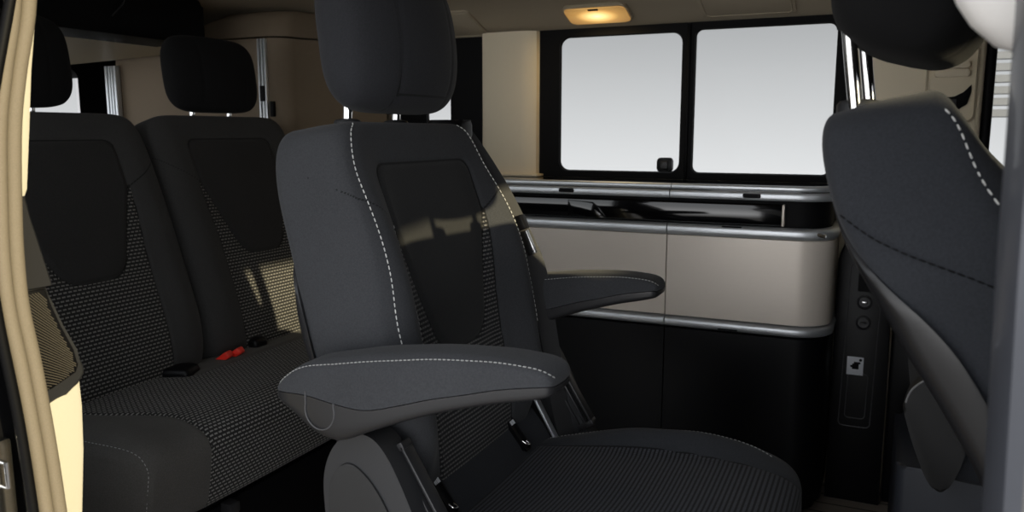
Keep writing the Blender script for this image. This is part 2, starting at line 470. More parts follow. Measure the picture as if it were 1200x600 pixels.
# ------------------------------------------------------------------ armrest
def armrest(parent, yc, w, flip=1, x_sh=0, cap=True):
    X = [-.755, -.748, -.735, -.715, -.69, -.65, -.60, -.55, -.50, -.45, -.41, -.375, -.355, -.343, -.336]
    ZT = [.694, .705, .718, .733, .743, .752, .763, .770, .776, .779, .780, .778, .775, .769, .760]
    ZS = [.690, .695, .696, .697, .697, .692, .690, .703, .719, .732, .743, .750, .753, .754, .753]
    ZB = [.685, .680, .672, .660, .642, .634, .655, .676, .695, .711, .722, .730, .735, .739, .746]
    n = 60
    def interp(arr, t):
        pts = catmull([(v, 0, 0) for v in arr], n); return pts
    xs = [p.x for p in catmull([(v, 0, 0) for v in X], n)]; zt = [p.x for p in catmull([(v, 0, 0) for v in ZT], n)]
    zb = [p.x for p in catmull([(v, 0, 0) for v in ZB], n)]; zs = [p.x for p in catmull([(v, 0, 0) for v in ZS], n)]
    up, dn, st = [], [], [[], []]
    for i in range(n+1):
        f = i/n
        ww = w*.5*(max(.0, 1-abs(2*f-1)**7))**(1/3.)*(.90+.10*sin(pi*f)) + .004
        x = xs[i]+x_sh
        r = []; K = 20
        for k in range(K+1):
            a = pi*k/K; cy = cos(a); cz = sin(a)
            ex = 2/4.4
            r.append((x, yc-ww*(abs(cy)**ex)*(1 if cy > 0 else -1), zs[i]+(zt[i]-zs[i])*(abs(cz)**ex)))
        up.append(r)
        a = radians(47)
        for sd in (0, 1):
            cy = cos(a)*(1 if sd == 0 else -1); cz = sin(a)
            st[sd].append(Vector((x, yc-(ww+.0006)*(abs(cy)**(2/4.4))*(1 if cy > 0 else -1), zs[i]+(zt[i]-zs[i])*(abs(cz)**(2/4.4))+.0006)))
        r = []
        for k in range(K+1):
            a = -pi*k/K; cy = cos(a); cz = -sin(a)
            ex = 2/5
            r.append((x, yc-ww*1.0*(abs(cy)**ex)*(1 if cy > 0 else -1), zs[i]-.0012-max(.001, zs[i]-.0012-zb[i])*(abs(cz)**ex)))
        dn.append(r)
    m = MB(); m.strip(up, closed=True)
    o = m.obj('armrest', 'fab_mid', parent, ang=60)
    me = o.data
    for nm, v in (('pat', -1.), ('pan', -1.), ('seam', 1.)):
        at = me.attributes.new(nm, 'FLOAT', 'POINT'); at.data.foreach_set('value', [v]*len(me.vertices))
    m = MB(); m.strip(dn, closed=True)
    sh = m.obj('armrest_shell', 'plastic_grey', o, ang=60); sh['label'] = 'grey plastic underside of the armrest'
    for k in range(2):
        P = st[k][3:-1]
        if k == 0: stitches('stitching', 'thread_dim', o, [P], .0008, .0042, .0022)
    # round pivot cap on the outer face, edge highlight drawn as a lighter grey line
    yo = yc-flip*(w*.5+.0036)
    ring = []
    for k in range(25):
        a = radians(165+210*k/24)
        ring.append((-.672+x_sh+.024*cos(a), yo, .678+.026*sin(a)))
    m = MB(); m.tube([(-.695+x_sh, yo, .703)]+ring+[(-.649+x_sh, yo, .692)], .0011, 8)
    c = m.obj('pivot_cap', 'line', o)
    return o

# ================================================================== MIDDLE SEAT
def build_middle_seat():
    X0, Y0 = -.40, 1.19
    t = thing('captain_seat', 'dark grey fabric captain seat with two armrests in the middle of the van', 'seat', (X0, Y0, 0))
    root = t
    inner = bpy.data.objects.new  # noqa
    def lx(sp): return [(x-X0, z) for x, z in sp]
    F = back_fields(k=.62)
    pad = Pad(lx([(-.655, .455), (-.672, .55), (-.692, .65), (-.712, .75), (-.738, .87), (-.762, .97), (-.775, 1.062)]),
              lambda q: .246+.016*exp(-((q+.02)/.30)**2)-.024*sst(q, .25, 1)-.012*sst(-q, .2, 1), .058, lambda q: .054+.032*sst(q, -.5, .9), 6, 8, (.075, .05, 12), back_bump(F, .052, .21, .055), skew=.014)
    b = pad.mesh('backrest', 'fab_mid', t, 150, 190, F)
    L1 = padline(pad, [(-.80, .985), (-.87, .94), (-.90, .80), (-.90, .6), (-.90, .3), (-.90, 0), (-.90, -.33)], 120)
    L2 = padline(pad, [(.80, .985), (.87, .94), (.90, .80), (.90, .6), (.90, .3), (.90, 0), (.90, -.33)], 120)
    stitches('stitching', 'thread', b, [L1, L2], .0009, .0058, .0032)
    W = lambda q: pad.W(q)
    L3 = padline(pad, [(-.163/.252, .44), (-.150/.252, .25), (-.143/.252, 0), (-.142/.25, -.25)], 70)
    stitches('stitching', 'thread_dim', b, [L3], .0007, .0045, .004)
    sh = back_shell(pad, t, 'plastic_grey', -.97, .55, -.036, .003); sh['label'] = 'grey plastic shell behind the backrest'
    # cushion
    def cf(a, b_, L):
        w = .185-.02*sst(b_, L*.5, L)
        pat = w-abs(a)
        return (pat, -1, min(abs(pat), abs(b_-.045)))
    def cb(a, b_, L):
        q = b_/L
        v = .036*exp(-((abs(a)-.222)/.035)**2)*sst(q, .02, .5)*(1-.85*sst(q, .62, 1.0))
        v -= .003*exp(-(cf(a, b_, L)[2]/.005)**2)
        v -= .012*exp(-(a/.14)**2)*sst(q, .0, .3)*(1-sst(q, .5, .95))
        return v
    cpad = Pad(lx([(-.625, .385), (-.50, .392), (-.35, .405), (-.2, .418), (-.088, .418)]), .268, .072, .085, 6, 5, (.09, .10, 8), cb, flat=True)
    c = cpad.mesh('seat_cushion', 'fab_rib', t, 120, 150, cf)
    S1 = padline(cpad, [(.86, -.82), (.87, -.5), (.87, -.1), (.865, .3), (.85, .62), (.80, .80)], 90)
    S0 = padline(cpad, [(-.86, -.82), (-.87, -.5), (-.87, -.1), (-.865, .3), (-.85, .62), (-.80, .80)], 90)
    stitches('stitching', 'thread_dim', c, [S1, S0], .0007, .0045, .003)
    # cloth strip between backrest and cushion
    mb = MB(); secs = []
    for i in range(13):
        y = -.235+.47*i/12
        prof = [(-.655, .52), (-.63, .517), (-.607, .505), (-.583, .475), (-.568, .45), (-.60, .40), (-.66, .40)]
        secs.append([(x-X0, y, z) for x, z in prof])
    mb.strip(secs, closed=True); o = mb.obj('bite_cover', 'fab_front', t, ang=35)
    for nm, v in (('pat', -1.), ('pan', -1.), ('seam', 1.)):
        at = o.data.attributes.new(nm, 'FLOAT', 'POINT'); at.data.foreach_set('value', [v]*len(o.data.vertices))
    buckle_slot(t, -.590-X0, -.157, .492, radians(-38))
    buckle_slot(t, -.590-X0, .126, .492, radians(-38))
    # head restraint
    hp, h = headrest(t, lx([(-.775, 1.080), (-.782, 1.19), (-.80, 1.315)]), lambda q: .135+.008*q, .062, .075, 'fab_mid', None) if False else \
            headrest(t, lx([(-.760, 1.080), (-.762, 1.19), (-.782, 1.325)]), .157, .066, .080, 'fab_head', None, ps=2.7, pq=2.6)
    posts_pair(t, [[(-.808-X0, s*.073-.005, 1.03), (-.805-X0, s*.073-.005, 1.08), (-.802-X0, s*.073-.005, 1.13), (-.79-X0, s*.073-.005, 1.16)] for s in (-1, 1)])
    for s in (-1, 1): collar(t, -.806-X0, s*.073-.005, 1.064)
    # armrests
    a = armrest(t, -.305, .075, 1, -X0)
    a2 = armrest(t, .318, .075, -1, -X0-.036)
    # recliner covers and rails on both sides
    for sgn in (-1, 1):
        y = -.272 if sgn < 0 else .300
        out = [(-.690, .44), (-.699, .52), (-.698, .57), (-.682, .61), (-.655, .634), (-.622, .637), (-.596, .618), (-.57, .575), (-.535, .50), (-.50, .43), (-.50, .36), (-.66, .36)]
        pts = [(p.x-X0, p.y) for p in catmull([(x, z, 0) for x, z in out], 60)]
        ya, yb = (y-.036, y+.012) if sgn < 0 else (y-.012, y+.036)
        m = MB(); m.prism(pts, 'y', ya, yb, .009, 3)
        rc = m.obj('recliner_cover', 'plastic', t, ang=50)
        inn = [(-.688, .43), (-.690, .52), (-.684, .565), (-.66, .592), (-.632, .585), (-.60, .55), (-.565, .48), (-.54, .40), (-.66, .37)]
        pts = [(p.x-X0, p.y) for p in catmull([(x, z, 0) for x, z in inn], 50)]
        yi = ya-.0035 if sgn < 0 else yb+.0035
        m = MB(); m.prism(pts, 'y', min(yi, yi+sgn*-.006), max(yi, yi+sgn*-.006), .002, 2)
        m.obj('cover_plate', 'plate_dark', rc, ang=50)
        # slotted release rail in front of the cover
        m = MB()
        rot = Matrix.Rotation(radians(-32), 4, 'Y')
        yr = y+(.006 if sgn < 0 else -.006)
        for dx, wd in ((-.0115, .005), (.004, .005), (.016, .006)):
            c0 = Vector((-.563-X0, yr, .545))+rot @ Vector((dx, 0, -.01))
            m.box((c0.x-wd/2, yr-.012, c0.z-.085), (c0.x+wd/2, yr+.012, c0.z+.085), .002, 2, rot)
        for dz in (-.092, .074):
            c0 = Vector((-.563-X0, yr, .545))+rot @ Vector((.002, 0, dz))
            m.box((c0.x-.018, yr-.012, c0.z-.006), (c0.x+.018, yr+.012, c0.z+.006), .002, 2, rot)
        rl = m.obj('release_rail', 'plastic_grey', t, ang=35)
        m = MB(); c0 = Vector((-.563-X0, yr, .545))
        m.box((c0.x-.012, yr-.004, c0.z-.085), (c0.x+.014, yr+.006, c0.z+.07), .002, 2, rot)
        m.obj('slot_liner', 'black', rl, ang=35)
    # belt: guide on the far shoulder and webbing running down behind the backrest edge
    m = MB(); m.prism([(p[0], p[1]) for p in rrect(-.80-X0, -.725-X0, .150, .225, .02)], 'z', 1.035, 1.073, .01, 3)
    g = m.obj('belt_guide', 'plastic_black', t); g['label'] = 'black plastic belt guide on the far shoulder'
    P = catmull([(-.780-X0, .215, 1.070), (-.758-X0, .246, 1.040), (-.698-X0, .270, .941), (-.648-X0, .274, .849), (-.615-X0, .276, .774), (-.588-X0, .274, .639), (-.562-X0, .272, .501), (-.545-X0, .272, .440)], 40)
    secs = []
    for i, p in enumerate(P):
        f = i/40; tw = radians(35+25*f)
        d = Vector((cos(tw)*.5, sin(tw)*.25+.0, 0)); d = Vector((cos(tw), sin(tw), .25*(1-f))).normalized()*.020
        nn = Vector((-d.y, d.x, 0)).normalized()*.0012
        secs.append([p-d-nn, p+d-nn, p+d+nn, p-d+nn])
    m = MB(); m.strip(secs, closed=True); be = m.obj('seat_belt', 'belt', t, ang=30)
    m = MB(); rot = Matrix.Rotation(radians(-25), 4, 'Y')
    m.box((-.668-X0, .262, .855), (-.640-X0, .286, .885), .003, 2, rot)
    m.obj('tongue_stop', 'plastic_black', be)
    m = MB(); m.box((-.642-X0, .264, .808), (-.624-X0, .276, .858), .002, 2, rot)
    tg = m.obj('belt_tongue', 'tongue', be)
    # far-side bracket with bright edge
    m = MB()
    rot = Matrix.Rotation(radians(-30), 4, 'Y')
    m.box((-.588-X0, .232, .43), (-.582-X0, .250, .56), .002, 2, rot); m.obj('side_bracket', 'alu', t)
    # pedestal
    m = MB(); m.prism(rrect(-.60-X0, -.13-X0, -.225, .225, .03), 'z', .05, .335, .01)
    m.obj('seat_base', 'plastic_black', t)
    for y in (-.2, .2):
        m = MB(); m.box((-.66-X0, y-.03, 0), (-.08-X0, y+.03, .06), .006); m.obj('floor_slider', 'plastic_black', t)
    return t
build_middle_seat()

# ================================================================== REAR BENCH
def build_bench():
    X0, Y0 = -1.45, 1.5
    t = thing('rear_bench', 'two-person dark fabric rear bench with dashed weave and red buckle', 'bench', (X0, Y0, 0))
    F = back_fields(.158, .078, -.075, -.195, -.41, .163, .150, .55)
    for yc, in ((-.270,), (.275,)):
        pad = Pad([(x-X0, z) for x, z in [(-1.575, .44), (-1.60, .55), (-1.655, .72), (-1.715, .90), (-1.775, 1.085)]],
                  .268, .062, .055, 6, 7, (.07, .05, 8), back_bump(F, .020, .215, .05, lum=.01), y0=yc)
        pad.mesh('backrest', 'fab_bench', t, 130, 170, F)
        hp, h = headrest(t, [(-1.775-X0, 1.105), (-1.785-X0, 1.2), (-1.80-X0, 1.318)], .163, .05, .06, 'fab_black', None, ps=2.7, pq=2.3, y0=yc+(.04 if yc > 0 else -.04))
        h['label'] = 'black headrest'
        yy = yc+(.04 if yc > 0 else -.04)
        posts_pair(t, [[(-1.80-X0, yy+s*.072, 1.05), (-1.797-X0, yy+s*.072, 1.10), (-1.795-X0, yy+s*.072, 1.14)] for s in (-1, 1)])
        for s in (-1, 1): collar(t, -1.80-X0, yy+s*.072, 1.087)
    # cushion
    def cf(a, b_, L):
        q = b_/L
        w = .46-.115*sst(q, .1, .8)
        sd = min(a+w, .5-a, b_-.125*sst(a, -.24, -.12))
        return (sd, -1, abs(sd))
    def cb(a, b_, L):
        return -.004*exp(-(cf(a, b_, L)[2]/.005)**2)+.012*exp(-((a+.47)/.05)**2)
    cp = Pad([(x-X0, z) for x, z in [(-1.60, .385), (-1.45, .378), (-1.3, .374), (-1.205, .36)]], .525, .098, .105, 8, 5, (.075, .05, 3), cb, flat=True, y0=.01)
    c = cp.mesh('seat_cushion', 'fab_bench_lit', t, 190, 130, cf)
    # stitched line round the near end
    r1 = [cp.pt(p.x, p.y, 1, .0009) for p in catmull([(-.968, -.9, 0), (-.968, -.3, 0), (-.968, .2, 0), (-.968, .65, 0), (-.974, .80, 0), (-.984, .88, 0), (-.993, .935, 0), (-.9985, .955, 0)], 70)]
    r2 = [cp.pt(p.x, p.y, -1, .0009) for p in catmull([(-.9985, .955, 0), (-.99, .955, 0), (-.97, .95, 0), (-.93, .94, 0)], 24)]
    stitches('stitching', 'thread_dim', c, [r1+r2[1:]], .0008, .005, .004)
    # red buckle, black buckle
    m = MB()
    rot = Matrix.Rotation(radians(14), 4, 'Z') @ Matrix.Rotation(radians(-35), 4, 'Y')
    m.box((-1.535-X0, .005, .468), (-1.485-X0, .033, .486), .004, 2, rot)
    m.box((-1.53-X0, .040, .470), (-1.48-X0, .068, .488), .004, 2, rot)
    bk = m.obj('belt_buckle', 'red', t); bk['label'] = 'pair of red belt buckles'
    m = MB(); m.box((-1.56-X0, -.155, .455), (-1.475-X0, -.085, .495), .014, 3, Matrix.Rotation(radians(20), 4, 'Z')); m.obj('belt_buckle', 'plastic_black', t)
    m = MB(); m.box((-1.55-X0, .13, .455), (-1.50-X0, .18, .50), .012, 3); m.obj('belt_buckle', 'plastic_black', t)
    # base box with a drawer front
    m = MB(); m.box((-1.60-X0, -.50, .02), (-1.27-X0, .52, .29), .01); m.obj('base_box', 'plastic_black', t)
    m = MB(); m.box((-1.275-X0, -.46, .05), (-1.255-X0, .49, .255), .006); d = m.obj('drawer', 'black', t)
    m = MB(); m.prism(rrect(.12, .20, .15, .18, .012), 'x', -1.258-X0, -1.244-X0, .003); m.obj('drawer_handle', 'plastic_grey', d)
    m = MB(); m.box((-1.255-X0, -.27, .235), (-1.225-X0, -.24, .262), .004); m.obj('drawer_lock', 'plastic_grey', d)
    m = MB()
    m.box((-1.66-X0, -.50, 0), (-1.58-X0, .52, .42), .01); m.obj('rear_support', 'plastic_black', t)
build_bench()

# ================================================================== FRONT SEATS
def front_seat(name, label, X0, Y0, rz, spine, hr, posts, cush, shell=True, yoff=0):
    t = thing(name, label, 'seat', (X0, Y0, 0), rz)
    pad = Pad(spine, lambda q: .258-.04*sst(q, .5, 1), lambda q: .068-.012*sst(q, .55, 1), lambda q: .062-.014*sst(-q, -.3, .6), 7, 9, (.08, .07, 10),
              lambda a, b, L: .02*exp(-((abs(a)-.2)/.05)**2)-.003*exp(-((b-(L-.135-(.06*(.5+.5*min(1, abs(a)/.24)))))/.004)**2))
    def F(a, b, L): return (-1, -1, 1)
    b = pad.mesh('backrest', 'fab_front', t, 110, 150, F)
    q = [(-.985, .9), (-.988, .75), (-.99, .5), (-.99, .2), (-.99, -.2)]
    paths = [[pad.pt(s*.962, .972-1.2*i/90, 1, .0008) for i in range(91)] for s in (-1, 1)]
    stitches('stitching', 'thread', b, paths, .0009, .006, .004)
    if shell:
        sh = back_shell(pad, t, 'plastic_shell', -.98, .86, -.030, .006, .70); sh['label'] = 'satin grey plastic shell on the rear of the backrest'
        # dark seam across the flank
        L = []
        for i in range(31):
            bb = pad.L*(.87-.22*i/30); q = 2*bb/pad.L-1; kk, _, nn = pad.corner
            L.append(pad.xyz(-pad.W(q)*(1-kk*abs(q)**nn)*(.988+.012*min(1, max(0, 1-abs(i/30-.45)*2.2)))-.0008, bb, -.050+.105*i/30))
        stitches('seam', 'black', b, [L], .0009, .006, .002)
    hp, h = headrest(t, hr, .14, .060, .098, 'fab_black', None)
    posts_pair(t, posts)
    x, y, z = posts[0][0]
    cpad = Pad(cush, .25, .07, .08, 6, 5, (.1, .1, 8), lambda a, b_, L: .03*exp(-((abs(a)-.21)/.035)**2)*(1-sst(b_, L*.6, L)), flat=True)
    cpad.mesh('seat_cushion', 'fab_front', t, 60, 70, F)
    return t, pad

# passenger seat (right edge of the frame)
X0, Y0 = .30, 1.018
t, ppad = front_seat('front_passenger_seat', 'dark blue-grey front seat seen from its side, reclined, tall chrome headrest posts', X0, Y0, radians(-5),
    [(x-X0, z) for x, z in [(.275, .44), (.228, .60), (.185, .742), (.146, .826), (.092, .908), (.041, .975), (.016, 1.03), (.002, 1.082)]],
    [(x-X0, z) for x, z in [(.016, 1.126), (.034, 1.20), (.06, 1.32)]],
    [[(-.024-X0, s*.073, 1.045), (-.029-X0, s*.073, 1.085), (-.038-X0, s*.073, 1.15), (-.042-X0, s*.073, 1.19), (-.030-X0, s*.073, 1.205)] for s in (-1, 1)],
    [(x-X0, z) for x, z in [(.24, .40), (.4, .40), (.55, .415), (.75, .42)]])
m = MB(); m.prism(rrect(-.03, .36, -.2, .2, .03), 'z', 0, .33, .01); m.obj('seat_base', 'plinth', t)
for y in (-.06, .07): collar(t, -.025-X0, y, 1.078)

# driver seat, far side
X0, Y0 = .38, 2.06
t, dpad = front_seat('driver_seat', 'dark driver seat on a blue-grey plinth, mostly hidden behind the nearer front seat', X0, Y0, 0,
    [(x-X0, z) for x, z in [(.12, .46), (.17, .60), (.25, .75), (.33, .92), (.40, 1.07)]],
    [(x-X0, z) for x, z in [(.43, 1.12), (.43, 1.2), (.43, 1.32)]],
    [[(.405-X0, s*.073, 1.03), (.41-X0, s*.073, 1.1), (.415-X0, s*.073, 1.18)] for s in (-1, 1)],
    [(x-X0, z) for x, z in [(.10, .40), (.3, .40), (.45, .415), (.62, .42)]], shell=False)
out = [(.066, .49), (.080, .535), (.115, .562), (.155, .553), (.182, .51), (.186, .45), (.176, .38), (.150, .325), (.120, .345), (.088, .42)]
pts = [(p.x-X0, p.y) for p in catmull([(x, z, 0) for x, z in out+out[:1]], 60)][:-1]
m = MB(); m.prism(pts, 'y', -.285, -.24, .008, 3); rc = m.obj('recliner_cover', 'plate_dark', t, ang=50)
m = MB(); m.tube([(p[0], -.2855, p[1]) for p in pts[2:24]], .0022, 8); m.obj('bright_rim', 'louvre', rc)
m = MB(); m.prism(rrect(.065-X0, .55-X0, -.18+.0, .2, .02), 'z', 0, .33, .012); m.obj('seat_plinth', 'plinth', t)

# ================================================================== KITCHEN UNIT
YF = 2.2; XR = -.105; XL = -1.60
def corner_path(y_front, xr, r, y_back, xl, n=10):
    """plan outline: along the front from xl to the rounded right corner, then back to the wall"""
    pts = [(xl, y_front), (xr-r, y_front)]
    for k in range(1, n+1):
        a = radians(-90+90*k/n); pts.append((xr-r+r*cos(a), y_front+r+r*sin(a)))
    pts.append((xr, y_back)); return pts
def band(mb, path, z0, z1, out=0.0, th=.012):
    """vertical strip standing along a plan path; rounded profile"""
    prof = [(0, z0), (out*.8, z0+.15*(z1-z0)), (out, z0+.35*(z1-z0)), (out, z0+.65*(z1-z0)), (out*.8, z0+.85*(z1-z0)), (0, z1), (-th, z1), (-th, z0)]
    secs = []; n = len(path)
    for i, p in enumerate(path):
        a = Vector(path[max(i-1, 0)]); b = Vector(path[min(i+1, n-1)]); d = (b-a).normalized(); nn = Vector((d.y, -d.x))
        secs.append([(p[0]+nn.x*o, p[1]+nn.y*o, z) for o, z in prof])
    mb.strip(secs, closed=True); return mb
def cut(path, x0=None, x1=None):
    out = []
    if x0 is not None: out.append((x0, path[0][1]))
    for p in path:
        if (x0 is None or p[0] > x0+1e-4) and (x1 is None or p[0] < x1-1e-4): out.append(p)
    if x1 is not None: out.append((x1, path[0][1]))
    return out

kit = thing('kitchen_cabinet', 'low kitchen cabinet with greige fronts and aluminium rails under the window', 'cabinet', (-.85, 2.35, 0))
def K(mb, name, mat, parent=None, **k):
    bmesh.ops.translate(mb.bm, vec=(.85, -2.35, 0), verts=mb.bm.verts)
    return mb.obj(name, mat, parent or kit, **k)
XS = -.535          # division between left and right units
body = corner_path(YF+.018, XR-.016, .085, 2.50, XL)
poly = body+[(XL, 2.50)]
m = MB(); m.prism(poly, 'z', .02, .772); K(m, 'carcass', 'black', ang=30)
# glossy recess band above
m = MB(); m.prism(corner_path(YF+.03, XR-.012, .085, 2.50, XL)+[(XL, 2.50)], 'z', .772, .872); K(m, 'recessed_band', 'black', ang=30)
m = MB(); m.box((XL+.05, YF+.006, .806), (-.232, YF+.04, .862), .004); dr = K(m, 'drawer', 'gloss')
m = MB(); m.prism([(-.83, .808), (-.715, .808), (-.735, .838), (-.755, .852), (-.83, .856)], 'y', YF+.001, YF+.01, .002); K(m, 'drawer_grip', 'gloss', dr)
m = MB(); m.box((-.235, YF+.004, .806), (-.229, YF+.03, .862), .001); K(m, 'drawer_edge', 'greige', dr)
p0 = corner_path(YF, XR, .09, 2.48, XL)
for x0, x1 in ((XL, XS-.0015), (XS+.0015, None)):
    m = MB(); band(m, cut(p0, x0, x1), .545, .770, .001, .016); d = K(m, 'cabinet_door', 'greige', ang=30); d['label'] = 'brushed greige flap front'
    m = MB(); band(m, cut(p0, x0, x1), .772, .802, .008, .02); r = K(m, 'rail', 'alu', ang=50); r['label'] = 'aluminium rail'
    m = MB(); band(m, cut(p0, x0, x1), .514, .540, .008, .02); r = K(m, 'rail', 'alu', ang=50); r['label'] = 'aluminium rail'
    m = MB(); band(m, cut(p0, x0, x1), .05, .508, .001, .016); d = K(m, 'lower_door', 'blackdoor', ang=30); d['label'] = 'dark lower cabinet front'
for x in (-1.0, -.36):
    for z, yy in ((.800, YF-.0075), (.519, YF-.008)):
        m = MB(); m.prism(rrect(x-.026, x+.026, z-.0018, z+.0018, .0015, 2), 'y', yy-.0014, yy+.004); K(m, 'finger_notch', 'black')
for x in (-.845, -.30): pass
m = MB(); m.tube([(-.150, YF+.012, .790), (-.138, YF+.008, .787), (-.126, YF+.012, .784)], .005, 8); K(m, 'corner_button', 'chrome')

wt = thing('worktop', 'black glass worktop with stepped aluminium front edge below the windows', 'worktop', (-.85, 2.35, .872))
def Wt(mb, name, mat, parent=None, **k):
    bmesh.ops.translate(mb.bm, vec=(.85, -2.35, -.872), verts=mb.bm.verts); return mb.obj(name, mat, parent or wt, **k)
XW = -.530
pw = corner_path(YF-.002, XR+.006, .10, 2.48, XL)
pu = corner_path(YF+.012, XR-.006, .09, 2.48, XL)
for x0, x1 in ((XL, XW-.0015), (XW+.0015, None)):
    c = cut(pu, x0, x1)
    xe = x1 if x1 is not None else c[-1][0]
    m = MB(); m.prism(c+[(c[-1][0], 2.49), (x0, 2.49)] if x1 is None else c+[(x1, 2.49), (x0, 2.49)], 'z', .874, .905); lid = Wt(m, 'worktop_lid', 'gloss', ang=30)
    m = MB(); band(m, cut(pw, x0, x1), .873, .894, .003, .016); Wt(m, 'edge_rail', 'alu', lid, ang=50)
    m = MB(); band(m, cut(pu, x0, x1), .896, .911, .004, .014); Wt(m, 'edge_rail', 'alu', lid, ang=50)
for x in (-.832, -.312):
    m = MB(); m.prism(rrect(x-.023, x+.023, .8785, .8905, .004), 'y', YF-.0075, YF+.004, .0015); l = Wt(m, 'latch', 'plastic_black')
    m = MB(); m.prism(rrect(x-.016, x+.016, .881, .888, .002), 'y', YF-.0085, YF-.004); Wt(m, 'latch_button', 'rubber', l)

# socket column between cabinet and driver seat
sk = thing('socket_column', 'black upright panel with sockets and a small white sticker beside the cabinet', 'panel', (-.025, 2.43, 0))
def Sk(mb, name, mat, parent=None, **k):
    bmesh.ops.translate(mb.bm, vec=(.025, -2.43, 0), verts=mb.bm.verts); return mb.obj(name, mat, parent or sk, **k)
m = MB(); m.prism([(-.10, 0.), (.045, 0.), (.045, .30), (.04, .72), (.02, .745), (-.085, .745), (-.10, .70)], 'y', 2.40, 2.50, .006); Sk(m, 'column', 'plastic_black')
def ringline(mb, poly, y, r):
    P = [(p[0], y, p[1]) for p in poly]; mb.tube(P+[P[0]], r, 8, cap=False)
def skew(poly): return [(x+(z-.45)*.02, z) for x, z in poly]
m = MB(); ringline(m, skew(rrect(-.070, .012, .225, .690, .012)), 2.399, .0014); Sk(m, 'bezel', 'line')
m = MB(); ringline(m, skew(rrect(-.055, -.003, .25, .38, .010)), 2.399, .0012); Sk(m, 'pocket_rim', 'line')
m = MB(); m.prism(rrect(-.045, -.008, .615, .668, .004), 'y', 2.395, 2.405); Sk(m, 'display', 'black')
for z in (.585, .527):
    m = MB(); rings = []
    for r, y in ((.020, 2.402), (.020, 2.394), (.016, 2.392), (.014, 2.398)):
        rings.append([(-.026+r*cos(2*pi*k/24), y, z+r*sin(2*pi*k/24)) for k in range(24)])
    m.strip(rings, closed=True); so = Sk(m, 'socket', 'plastic')
    m = MB(); m.box((-.034, 2.393, z-.003), (-.018, 2.397, z+.003), .002); Sk(m, 'socket_mark', 'tongue' if z > .55 else 'plastic', so)
m = MB(); m.box((-.061, 2.3965, .376), (-.018, 2.3985, .428), .001); st = Sk(m, 'sticker', 'tag'); st['label'] = 'small white sticker with a dark pictogram'
m = MB()
m.box((-.047, 2.3955, .393), (-.030, 2.3967, .409), .0005); m.box((-.043, 2.3955, .408), (-.026, 2.3967, .414), .0005); m.box((-.052, 2.3955, .398), (-.046, 2.3967, .404), .0005)
rg = [(-.026+.004*cos(2*pi*k/16), .420+.004*sin(2*pi*k/16)) for k in range(16)]
m.prism(rg, 'y', 2.3955, 2.3967)
Sk(m, 'pictogram', 'black', st)

# ================================================================== VAN SHELL
def plate(name, poly3, mat, th=.0, smooth=False):
    m = MB(); m.bm.faces.new([m.bm.verts.new(p) for p in poly3]); return m.obj(name, mat, None, smooth)
m = MB(); m.box((-2.75, .52, -.04), (1.3, 2.62, 0)); struct(m.obj('floor', 'floor', None, False))
# ceiling: curved headliner
def zc(y):
    k = sst(y, 2.10, 2.56); k2 = sst(-y, -1.0, -.52)
    return 1.455-.088*k*k-.05*k2
secs = []
for i in range(41):
    y = .52+(2.58-.52)*i/40
    secs.append([(-2.75, y, zc(y)), (1.0, y, zc(y)), (1.0, y, zc(y)+.03), (-2.75, y, zc(y)+.03)])
m = MB(); m.strip(secs, closed=True); struct(m.obj('ceiling', 'headliner', None, ang=30))
YW = 2.50
# left wall: lower part, header
m = MB(); m.box((-2.72, YW+.005, 0), (.06, YW+.10, .905)); m.box((-2.72, YW+.02, 1.372), (.9, YW+.10, 1.50)); m.box((-2.72, YW+.02, .9), (-1.62, YW+.1, 1.38))
struct(m.obj('wall_left', 'beige', None, False))
# windows
def window(name, x0, x1, z0, z1, openings, y, slant=0):
    m = MB(); fr = [(x0, z0), (x1, z0), (x1, z1), (x0, z1)]
    # frame as a plate with rounded openings: built per opening cell
    for (a0, a1, ox0, ox1, oz0, oz1, r) in openings:
        inn = rrect(ox0, ox1, oz0, oz1, r, 6)
        outp = []
        cx, cz = (ox0+ox1)/2, (oz0+oz1)/2
        n = len(inn)
        # outer ring points: corner arcs collapse to the cell corners
        cor = [(a1, z1), (a0, z1), (a0, z0), (a1, z0)]
        for k in range(n): outp.append(cor[k//7])
        def lift(P, yy): return [(p[0], yy, p[1]) for p in P]
        m.strip([lift(outp, y+.02), lift(outp, y), lift(inn, y), lift(inn, y+.004), lift([(cx+(p[0]-cx)*.985, cz+(p[1]-cz)*.985) for p in inn], y+.012), lift(inn, y+.02)], closed=False)
        # close the loop seam
        a, b = [outp[-1], outp[0]], [inn[-1], inn[0]]
        m.strip([lift(a, y), lift(b, y), lift(b, y+.02)], closed=False)
    o = struct(m.obj(name, 'rubber', None, ang=35))
    for (a0, a1, ox0, ox1, oz0, oz1, r) in openings:
        g = MB(); g.box((ox0-.006, y+.0145, oz0-.006), (ox1+.006, y+.0185, oz1+.006)); g.obj('pane', 'glass', o, False)
    return o
w1 = window('window_1', -1.045, -.557, .905, 1.376, [(-1.045, -.557, -.975, -.578, .925, 1.352, .03)], YW)
w2 = window('window_2', -.557, -.085, .905, 1.376, [(-.557, -.085, -.540, -.142, .925, 1.356, .02)], YW)
m = MB(); m.box((-.562, YW-.008, .905), (-.552, YW+.004, 1.372), .003); m.obj('window_divider', 'rubber', w2)
m = MB(); m.prism(rrect(-.642, -.596, .928, .972, .010), 'y', YW-.02, YW+.006, .004)
la = m.obj('window_latch', 'plastic_black', w1)
m = MB(); m.box((-.630, YW-.028, .936), (-.606, YW-.016, .962), .004); m.obj('latch_tab', 'plastic', la)
w3 = window('window_3', -1.62, -1.245, .905, 1.376, [(-1.62, -1.245, -1.475, -1.378, .95, 1.335, .02)], YW)
